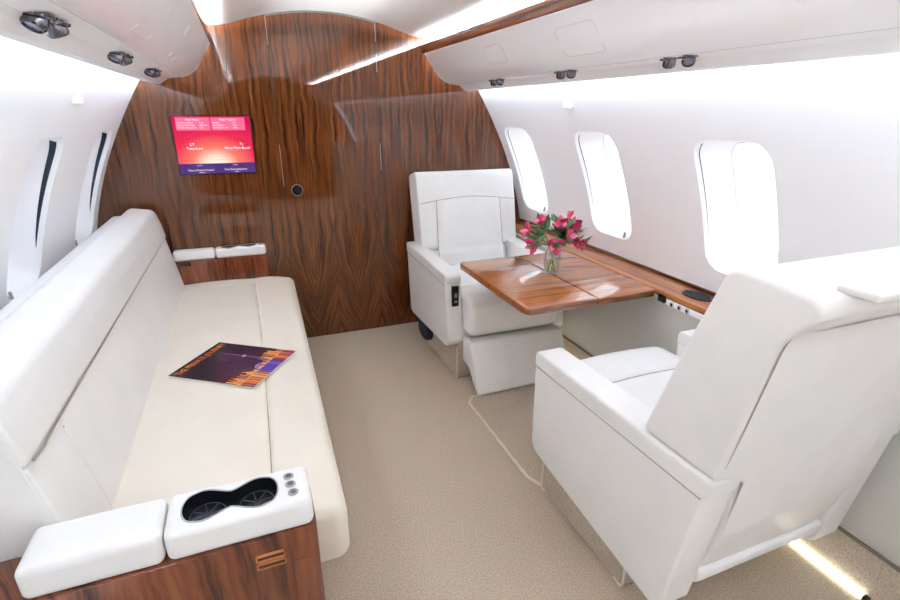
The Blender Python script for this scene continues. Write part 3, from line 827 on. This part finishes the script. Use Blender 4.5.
# ------------------------------------------------------------------ club seats
def club_seat(label, cx, yf, P):
    """yf(f): distance f along the near chair's own forward axis -> world y"""
    L_ = lambda pts: [Vector((yf(f), z)) for f, z in pts]
    ahw, bhw, bcx, aw = P['ahw'], P['bhw'], P['bcx'], P['aw']
    near = P['near']
    o = thing('club_seat', label, 'armchair', (cx, yf(1.0), 0))
    pb = obj('seat_base', prism(round_poly(L_([(.835, 0), (.835, .15), (1.29, .225), (1.29, 0)]), .008, 3), cx-.293, cx+.275, .006, 'x', 2), 'carpet2', o)
    for xx in (cx-.293, cx+.275):
        obj('piping', tube(spline([(xx, yf(f), z) for f, z in ((1.292, .19), (1.295, .06), (1.292, .008), (1.27, .006))], 5), .0045, 6), 'piping', pb)
        obj('piping', tube(spline([(xx, yf(f), z) for f, z in ((.87, .006), (.836, .008), (.833, .08), (.833, .14))], 5), .0045, 6), 'piping', pb)
    obj('seat_pan', prism(round_poly(L_([(.70, .20), (.70, .34), (1.30, .33), (1.30, .22)]), .01, 3), cx-ahw+aw-.008, cx+ahw-aw+.008, .004, 'x', 2), 'leather', o)
    for s in (-1, 1):
        xo, xi = cx+s*ahw, cx+s*(ahw-aw)
        a0, a1 = min(xo, xi), max(xo, xi)
        tf = P['topf'][0 if s < 0 else 1]; bf = P['botf'][0 if s < 0 else 1]
        prof = round_poly(L_([(.660, P['az']), (.606, .550), (tf, .533), (bf, P['azf'])]), [.040, .010, .010, .05], 6)
        am = obj('arm', prism(prof, a0, a1, .009, 'x', 4), 'leather', o)
        cap = round_poly(L_([(.602, .541), (.594, .598), (tf+.004, .580), (tf+.002, .524)]), [.010, .012, .022, .010], 5)
        cm = obj('arm_cap', prism(cap, a0-.001, a1+.001, .009, 'x', 5), 'leather', o)
        zs = lambda f: .541-.017*(f-.602)/(tf-.600)
        obj('arm_seam', tube([(xo+s*.0006, yf(f), zs(f)) for f in (.612, .8, 1.0, 1.2, tf-.004)], .0017, 5), 'seam', am)
        if s < 0 and not near:
            xa = cx-ahw+.030
            sp_ = obj('switch_panel', rbox((xa, yf(tf+.020)-.004, .415), (xa+.036, yf(tf+.016)+.012, .522), .003, None, n=2), 'black', am)
            bm = bmesh.new(); yy = yf(tf+.020)-.0052
            for z in (.435,): add_box(bm, (xa+.010, yy, z), (xa+.028, yy+.002, z+.012), .0008)
            obj('switch', bm, 'steel', sp_)
            obj('switch', box((xa+.012, yy, .462), (xa+.026, yy+.002, .486), .0008), 'steel', sp_)
    cw = ahw-aw-.004
    f0, f1, seat_z, sb = .70, P['cf'], P['sz'], P['sb']
    ya, yb = sorted((yf(f0), yf(f1)))
    seam_y = yf(1.165)
    def cw_(q, p):
        x, y, z = q
        if p.z > seat_z-.03:
            fr = (abs(y-yf(f0)))/(f1-f0)
            z += .012*math.sin(PI*min(1, max(0, (x-cx+cw)/(2*cw))))+.010*(fr)
            z -= .012*math.exp(-((y-seam_y)/.009)**2)
            z -= .020*max(0, (fr-.85)/.15)**2
        return (x, y, z)
    obj('seat_cushion', rbox((cx-cw, ya, sb), (cx+cw, yb, seat_z), .038, cw_, ey=((seam_y, .009),), n=10), 'leather', o)
    obj('cushion_seam', tube([(cx-cw+.05+k*(2*cw-.1)/10, seam_y, seat_z+.0005+.012*math.sin(PI*(.05+k*(2*cw-.1)/10)/(2*cw))-.002) for k in range(11)], .0016, 5), 'seam', o)
    lw, lc = P['lw'], P['lc']
    lr = round_poly(L_(P['leg']), [.015, .010, .010, .012, .012], 4)
    lro = obj('leg_rest', prism(lr, lc-lw, lc+lw, .008, 'x', 3), 'leather', o)
    if not near:
        for s in (-1, 1):
            def gus(u, v):
                f = 1.30+(.165-.06*(1-u))*v; z = .262-.25*u*(.45+.55*v)
                x = lc+s*(lw-.012+.016*math.sin(2*PI*v*1.5)*(1-v))
                return (x, yf(f), z)
            obj('gusset', sheet(gus, 10, 14), 'leather', lro)
    B = P['back']
    bo = obj('backrest', prism(round_poly(L_(B['upper']), B['ur'], 6), bcx-bhw, bcx+bhw, .011, 'x', 6), 'leather', o)
    obj('back_panel', prism(round_poly(L_(B['lower']), B['lr'], 4), cx-ahw+aw+.006, cx+ahw-aw-.006, .008, 'x', 4), 'leather', o)
    lip = round_poly(L_([(.665, .185), (.645, .210), (.645, .240), (.69, .245), (.72, .19)]), [.02, .02, .014, .012, .012], 5)
    obj('back_lip', prism(lip, cx-ahw+aw+.004, cx+ahw-aw-.004, .012, 'x', 4), 'leather', o)
    return o, bo
near_back = dict(
    upper=[(.812, .596), (.592, .600), (.535, .955), (.455, 1.052), (.664, 1.066), (.726, .885)],
    ur=[.014, .012, .10, .026, .04, .3],
    lower=[(.83, .44), (.765, .66), (.60, .64), (.612, .40), (.668, .215), (.74, .215)],
    lr=[.02, .02, .01, .2, .012, .012])
yfn = lambda f: f
nc, nb = club_seat('white leather armchair seen from behind beside the window wall', 1.185, yfn, dict(
    ahw=.343, bhw=.340, bcx=1.185, aw=.098, near=True, topf=(1.322, 1.275), botf=(1.312, 1.265), az=.128, azf=.188,
    cf=1.372, sz=.488, sb=.323, lw=.235, lc=1.185, back=near_back,
    leg=[(1.355, .325), (1.345, .06), (1.31, .06), (1.31, .20), (1.31, .325)]))
obj('piping', tube(spline([(1.185-.3405+.016, y, z) for y, z in ((.590, .625), (.570, .73), (.545, .88), (.530, .957), (.505, 1.0))], 6), .0018, 6), 'seam', nb)
def rear(u, v):
    z = .215+.765*v
    P_ = [(.215, .668), (.40, .612), (.60, .588), (.955, .531), (.985, .512)]
    f = next(a[1]+(b[1]-a[1])*(z-a[0])/(b[0]-a[0]) for a, b in zip(P_, P_[1:]) if z <= b[0]+1e-6)
    t = min(1, max(0, (z-.565)/.05)); hw_ = .238+(.322-.238)*t*t*(3-2*t)
    q = 2*u-1
    return (1.185+hw_*q, f-.004*(1-abs(q)**10)+.004*abs(q)**10, z)
obj('rear_cover', sheet(rear, 40, 50), 'leather', nb, angle=70)
fl = rbox((.925, .447, 1.052), (1.46, .515, 1.068), .006, None, n=4)
flap = obj('head_flap', fl, 'leather', nb)
obj('flap_gap', box((1.0, .430, 1.046), (1.045, .452, 1.056), .003), 'black', flap)  # black block put in for the dark gap under the flap
far_back = dict(
    upper=[(.745, .565), (.600, .565), (.500, .965), (.515, .988), (.640, 1.020), (.690, .84)],
    ur=[.026, .024, .024, .024, .035, .3],
    lower=[(.79, .42), (.738, .56), (.610, .58), (.618, .40), (.668, .22), (.74, .22)], lr=[.02, .01, .01, .1, .02, .02])
yff = lambda f: 3.475-f
BX = 1.220
fc, fb = club_seat('white leather armchair facing the camera behind the wooden table', 1.200, yff, dict(
    ahw=.350, bhw=.318, bcx=BX, aw=.086, near=False, topf=(1.262, 1.262), botf=(1.312, 1.312), az=.165, azf=.195,
    cf=1.385, sz=.462, sb=.268, lw=.270, lc=1.200, back=far_back,
    leg=[(1.405, .252), (1.520, .014), (1.488, .012), (1.33, .18), (1.33, .252)]))
def back_line(z): # front face of the far back at height z, world y
    if z >= .84: f = .640+.05*(1.02-z)/.18
    elif z >= .565: f = .690+.055*(.84-z)/.275
    else: f = .752+(.565-z)*.25
    return yff(f)
def cc(u, v):
    z = .45+.402*v+.016*math.sin(PI*u)*v
    hw_ = .218*(1-.05*v)
    x = BX-hw_+2*hw_*u
    bulge = .020*(math.sin(PI*u)**.45)*(math.sin(PI*(.04+.93*v))**.45)
    return (x, back_line(z)-.003-bulge, z)
obj('back_cushion', sheet(cc, 24, 28), 'leather', fb)
sm = lambda pts: tube(spline(pts, 5), .0022, 6)
obj('back_seam', sm([cc(0, v/8) for v in range(9)]), 'seam', fb)
obj('back_seam', sm([cc(1, v/8) for v in range(9)]), 'seam', fb)
obj('head_seam', sm([(BX-.31, back_line(.838)-.001, .838)]+[cc(0, 1)]+[cc(u/8, 1) for u in range(1, 8)]+[cc(1, 1)]+[(BX+.31, back_line(.838)-.001, .838)]), 'seam', fb)

# dark soft bag hanging low behind the far chair's arm
bg = rbox((.872, 2.56, .03), (.925, 2.76, .225), .025, lambda o_, p: (o_.x, o_.y+.05*(o_.z-.1), o_.z+.05*((o_.y-2.66)/.1)**2), n=6)
tag(obj('seat_pouch', bg, 'navy'), 'dark navy padded pouch low beside the far armchair base', 'pouch')

# carpet covered floor plate between the two seats, edged with piping
ob = [Vector((.868, 1.93)), Vector((.868, 1.36)), Vector((.895, 1.298)), Vector((1.49, 1.298)), Vector((1.49, 1.978)), Vector((.905, 1.978))]
rp = round_poly(ob, [.03, .06, .02, .01, .01, .03], 6)
fm = thing('floor_cover', 'flat carpet cover with tan piped edge on the floor between the armchairs', 'floor cover', (1.18, 1.62, 0))
obj('cover', prism(rp, 0, .006, .002, 'z', 2), 'carpet', fm)
obj('piping', tube([(p.x, p.y, .006) for p in rp], .0065, 8, True), 'piping', fm)

# ------------------------------------------------------------------ table
tb = thing('folding_table', 'glossy wooden pull-out table between the armchairs with a vase on it', 'table', (1.24, 1.85, .60))
ZT = .645
def leaf(x0, x1, radii, nm):
    p = round_poly([Vector(q) for q in ((x0, 1.528), (x1, 1.528), (x1, 2.205), (x0, 2.205))], radii, 6)
    return obj(nm, prism(p, ZT-.032, ZT, .0065, 'z', 4), 'wood_y', tb)
leaf(.917, 1.2446, [.03, .006, .006, .03], 'table_leaf'); leaf(1.2454, 1.543, [.006, .012, .012, .006], 'table_leaf')
obj('hinge', box((1.2425, 1.535, ZT-.028), (1.2475, 2.198, ZT-.003)), 'gap', tb, smooth=False)
obj('support_rail', box((1.05, 1.70, ZT-.055), (1.560, 1.76, ZT-.0325), .004), 'steel', tb)
obj('support_rail', box((1.05, 1.98, ZT-.055), (1.560, 2.04, ZT-.0325), .004), 'steel', tb)

# ------------------------------------------------------------------ vase and flowers
VX, VY = 1.25, 1.885
vs = thing('vase', 'small clear glass vase holding pink flowers on the table', 'vase', (VX, VY, ZT))
prof = [(0, 0), (.024, 0), (.028, .004), (.031, .03), (.034, .07), (.032, .095), (.027, .112), (.030, .128),
        (.0285, .128), (.0255, .112), (.030, .095), (.032, .07), (.029, .03), (.026, .010), (0, .008)]
obj('glass', lathe([(r_*1.16 if z_ < .1 else r_*1.12, z_) for r_, z_ in prof], 32, (VX, VY, ZT+.0005)), 'vase', vs)
obj('water', lathe([(0, .0095), (.0255, .0105), (.0285, .03), (.031, .062), (0, .062)], 28, (VX, VY, ZT+.0005)), thin_glass('water', (246, 252, 248), .04), vs)
M['petal'] = simple('petal_pink', (208, 44, 96), .5)
M['petal2'] = simple('petal_rose', (238, 120, 158), .5)
M['petal_edge'] = simple('petal_streak', (70, 12, 40), .5)
M['stem'] = simple('stem_green', (88, 140, 58), .5)
M['leaf'] = simple('leaf_green', (48, 104, 50), .45)
M['leaf2'] = simple('leaf_light', (74, 140, 62), .45)
def petal_mesh(L_, W__, curl, T):
    def f(u, v):
        w_ = W__*math.sin(PI*min(1, .06+.94*u**.8))**.8*(v-.5)
        y = L_*u; z = curl*L_*u*u*.6-abs(v-.5)*.010*math.sin(PI*u)
        return T @ Vector((w_, y, z))
    return sheet(f, 8, 4)
def flower(tip, base, label, size=1.0, bud=False, leaves=3, seed=0):
    rd = random.Random(seed)
    tip, base = Vector(tip), Vector(base)
    o = thing('alstroemeria', label, 'flower', base, 'pink flowers in the vase')
    mouth = Vector((VX, VY, ZT+.12))
    lim = Vector((tip.x-VX, tip.y-VY, 0)); m_ = mouth+lim.normalized()*min(.018, lim.length)
    path = spline([base, m_, m_.lerp(tip, .55)+Vector((0, 0, .012)), tip], 8)
    obj('stem', tube(path, .0023, 6), 'stem', o)
    d = (path[-1]-path[-4]).normalized()
    zq = d.to_track_quat('Z', 'Y').to_matrix().to_4x4()
    n_ = 6
    for k in range(n_):
        a = 2*PI*k/n_+rd.uniform(-.15, .15)
        openness = math.radians(80-(36 if k % 2 else 26)) if not bud else math.radians(80)
        T = Matrix.Translation(tip-d*.004) @ zq @ Matrix.Rotation(a, 4, 'Z') @ Matrix.Rotation(openness, 4, 'X')
        pm_ = petal_mesh(.052*size*(1 if k % 2 else .94), (.040 if k % 2 else .030)*size*(.5 if bud else 1), -.30, T)
        obj('petal', pm_, 'petal' if k % 2 else 'petal2', o)
    for k in range(3 if not bud else 0):
        a = rd.uniform(0, 6.28); T = zq @ Vector((.007*math.cos(a), .007*math.sin(a), .034*size))
        st = tube([tip, tip+T], .0008, 5); obj('stamen', st, 'petal_edge', o)
    for k in range(leaves+2):
        t = rd.uniform(.55, .86); p = path[int(t*(len(path)-1))]
        a = rd.uniform(0, 2*PI); el = rd.uniform(-.1, .7)
        dirv = Vector((math.cos(a)*math.cos(el), math.sin(a)*math.cos(el), math.sin(el)))
        dirv = (dirv+Vector((lim.x, lim.y, 0)).normalized()*.5).normalized()
        T = Matrix.Translation(p) @ dirv.to_track_quat('Y', 'Z').to_matrix().to_4x4()
        obj('leaf', petal_mesh(rd.uniform(.065, .10), rd.uniform(.026, .04), rd.uniform(-.5, .2), T), rd.choice(['leaf', 'leaf', 'leaf2']), o)
FL = [((-.062, .01, .238), 'pink flower standing highest in the vase', 1.0, 0, 3),
      ((-.118, .02, .205), 'pink flower reaching toward the far armchair, upper one of two', .95, 0, 3),
      ((-.118, -.03, .150), 'pink flower drooping toward the aisle, lowest on that side', .95, 0, 2),
      ((-.032, -.07, .155), 'pink flower hanging low at the front of the vase', 1.0, 0, 3),
      ((.012, -.02, .215), 'pink flower in the middle of the bunch, nearer the aisle', 1.0, 0, 3),
      ((.050, .02, .225), 'pink flower in the middle of the bunch, nearer the windows', 1.0, 0, 3),
      ((.038, -.05, .180), 'deep pink flower just above the vase mouth', 1.0, 0, 2),
      ((.105, .01, .195), 'open pink flower on the window side of the bunch', 1.05, 0, 3),
      ((.135, .05, .205), 'pink flower farthest toward the windows', .95, 0, 2),
      ((.078, -.05, .150), 'pink flower low on the window side of the vase', .9, 0, 2),
      ((.128, -.03, .135), 'small pink flower drooping toward the ledge', .8, 0, 2),
      ((.110, .06, .240), 'pink flower bud above the window side blooms', .9, 1, 2)]
for i, (t, lab, s, bud, lv) in enumerate(FL):
    a = math.atan2(t[1], t[0])+PI*.9
    flower((VX+t[0], VY+t[1], ZT+t[2]), (VX+.018*math.cos(a), VY+.018*math.sin(a), ZT+.013), lab, s, bool(bud), lv, 100+i)

# ------------------------------------------------------------------ world, portals, camera
w = bpy.data.worlds.new('sky'); bpy.context.scene.world = w; w.use_nodes = True
w.node_tree.nodes['Background'].inputs[0].default_value = (.84, .92, 1.0, 1)
w.node_tree.nodes['Background'].inputs[1].default_value = .85
for side in (1, -1):
    for yc in WYC:
        la = bpy.data.lights.new('window_portal', 'AREA'); la.shape = 'RECTANGLE'; la.size = .24; la.size_y = .40
        la.cycles.is_portal = True
        lo_ = bpy.data.objects.new('window_portal', la); C.objects.link(lo_)
        p = wallpt(side, yc, WZC, .135); nrm = wallpt(side, yc, WZC, 0)-p
        lo_.location = p; lo_.rotation_euler = nrm.to_track_quat('-Z', 'Z').to_euler()

H = 1.3416; F = 498.717
yaw, pit, rol = map(math.radians, (21.6097, 20.6341, -.28671))
cy, sy_, cp, sp_ = math.cos(yaw), math.sin(yaw), math.cos(pit), math.sin(pit)
Fv = Vector((sy_*cp, cy*cp, -sp_)); Rv = Vector((cy, -sy_, 0)); Dv = Fv.cross(Rv)
c, s = math.cos(rol), math.sin(rol)
R2, D2 = Rv*c+Dv*s, -Rv*s+Dv*c
cam = bpy.data.cameras.new('camera'); cam.sensor_width = 36; cam.lens = 36*F/900; cam.clip_start = .02
co = bpy.data.objects.new('camera', cam); C.objects.link(co)
U, B_ = -D2, -Fv
co.matrix_world = Matrix(((R2.x, U.x, B_.x, 0), (R2.y, U.y, B_.y, 0), (R2.z, U.z, B_.z, H), (0, 0, 0, 1)))
sc = bpy.context.scene; sc.camera = co
sc.view_settings.view_transform = 'Standard'; sc.view_settings.look = 'None'
sc.view_settings.exposure = 1.78; sc.view_settings.gamma = 1
sc.view_settings.use_curve_mapping = False
sc.cycles.use_denoising = True
sc.cycles.max_bounces = 14; sc.cycles.diffuse_bounces = 8; sc.cycles.transparent_max_bounces = 16
sc.cycles.sample_clamp_indirect = 6
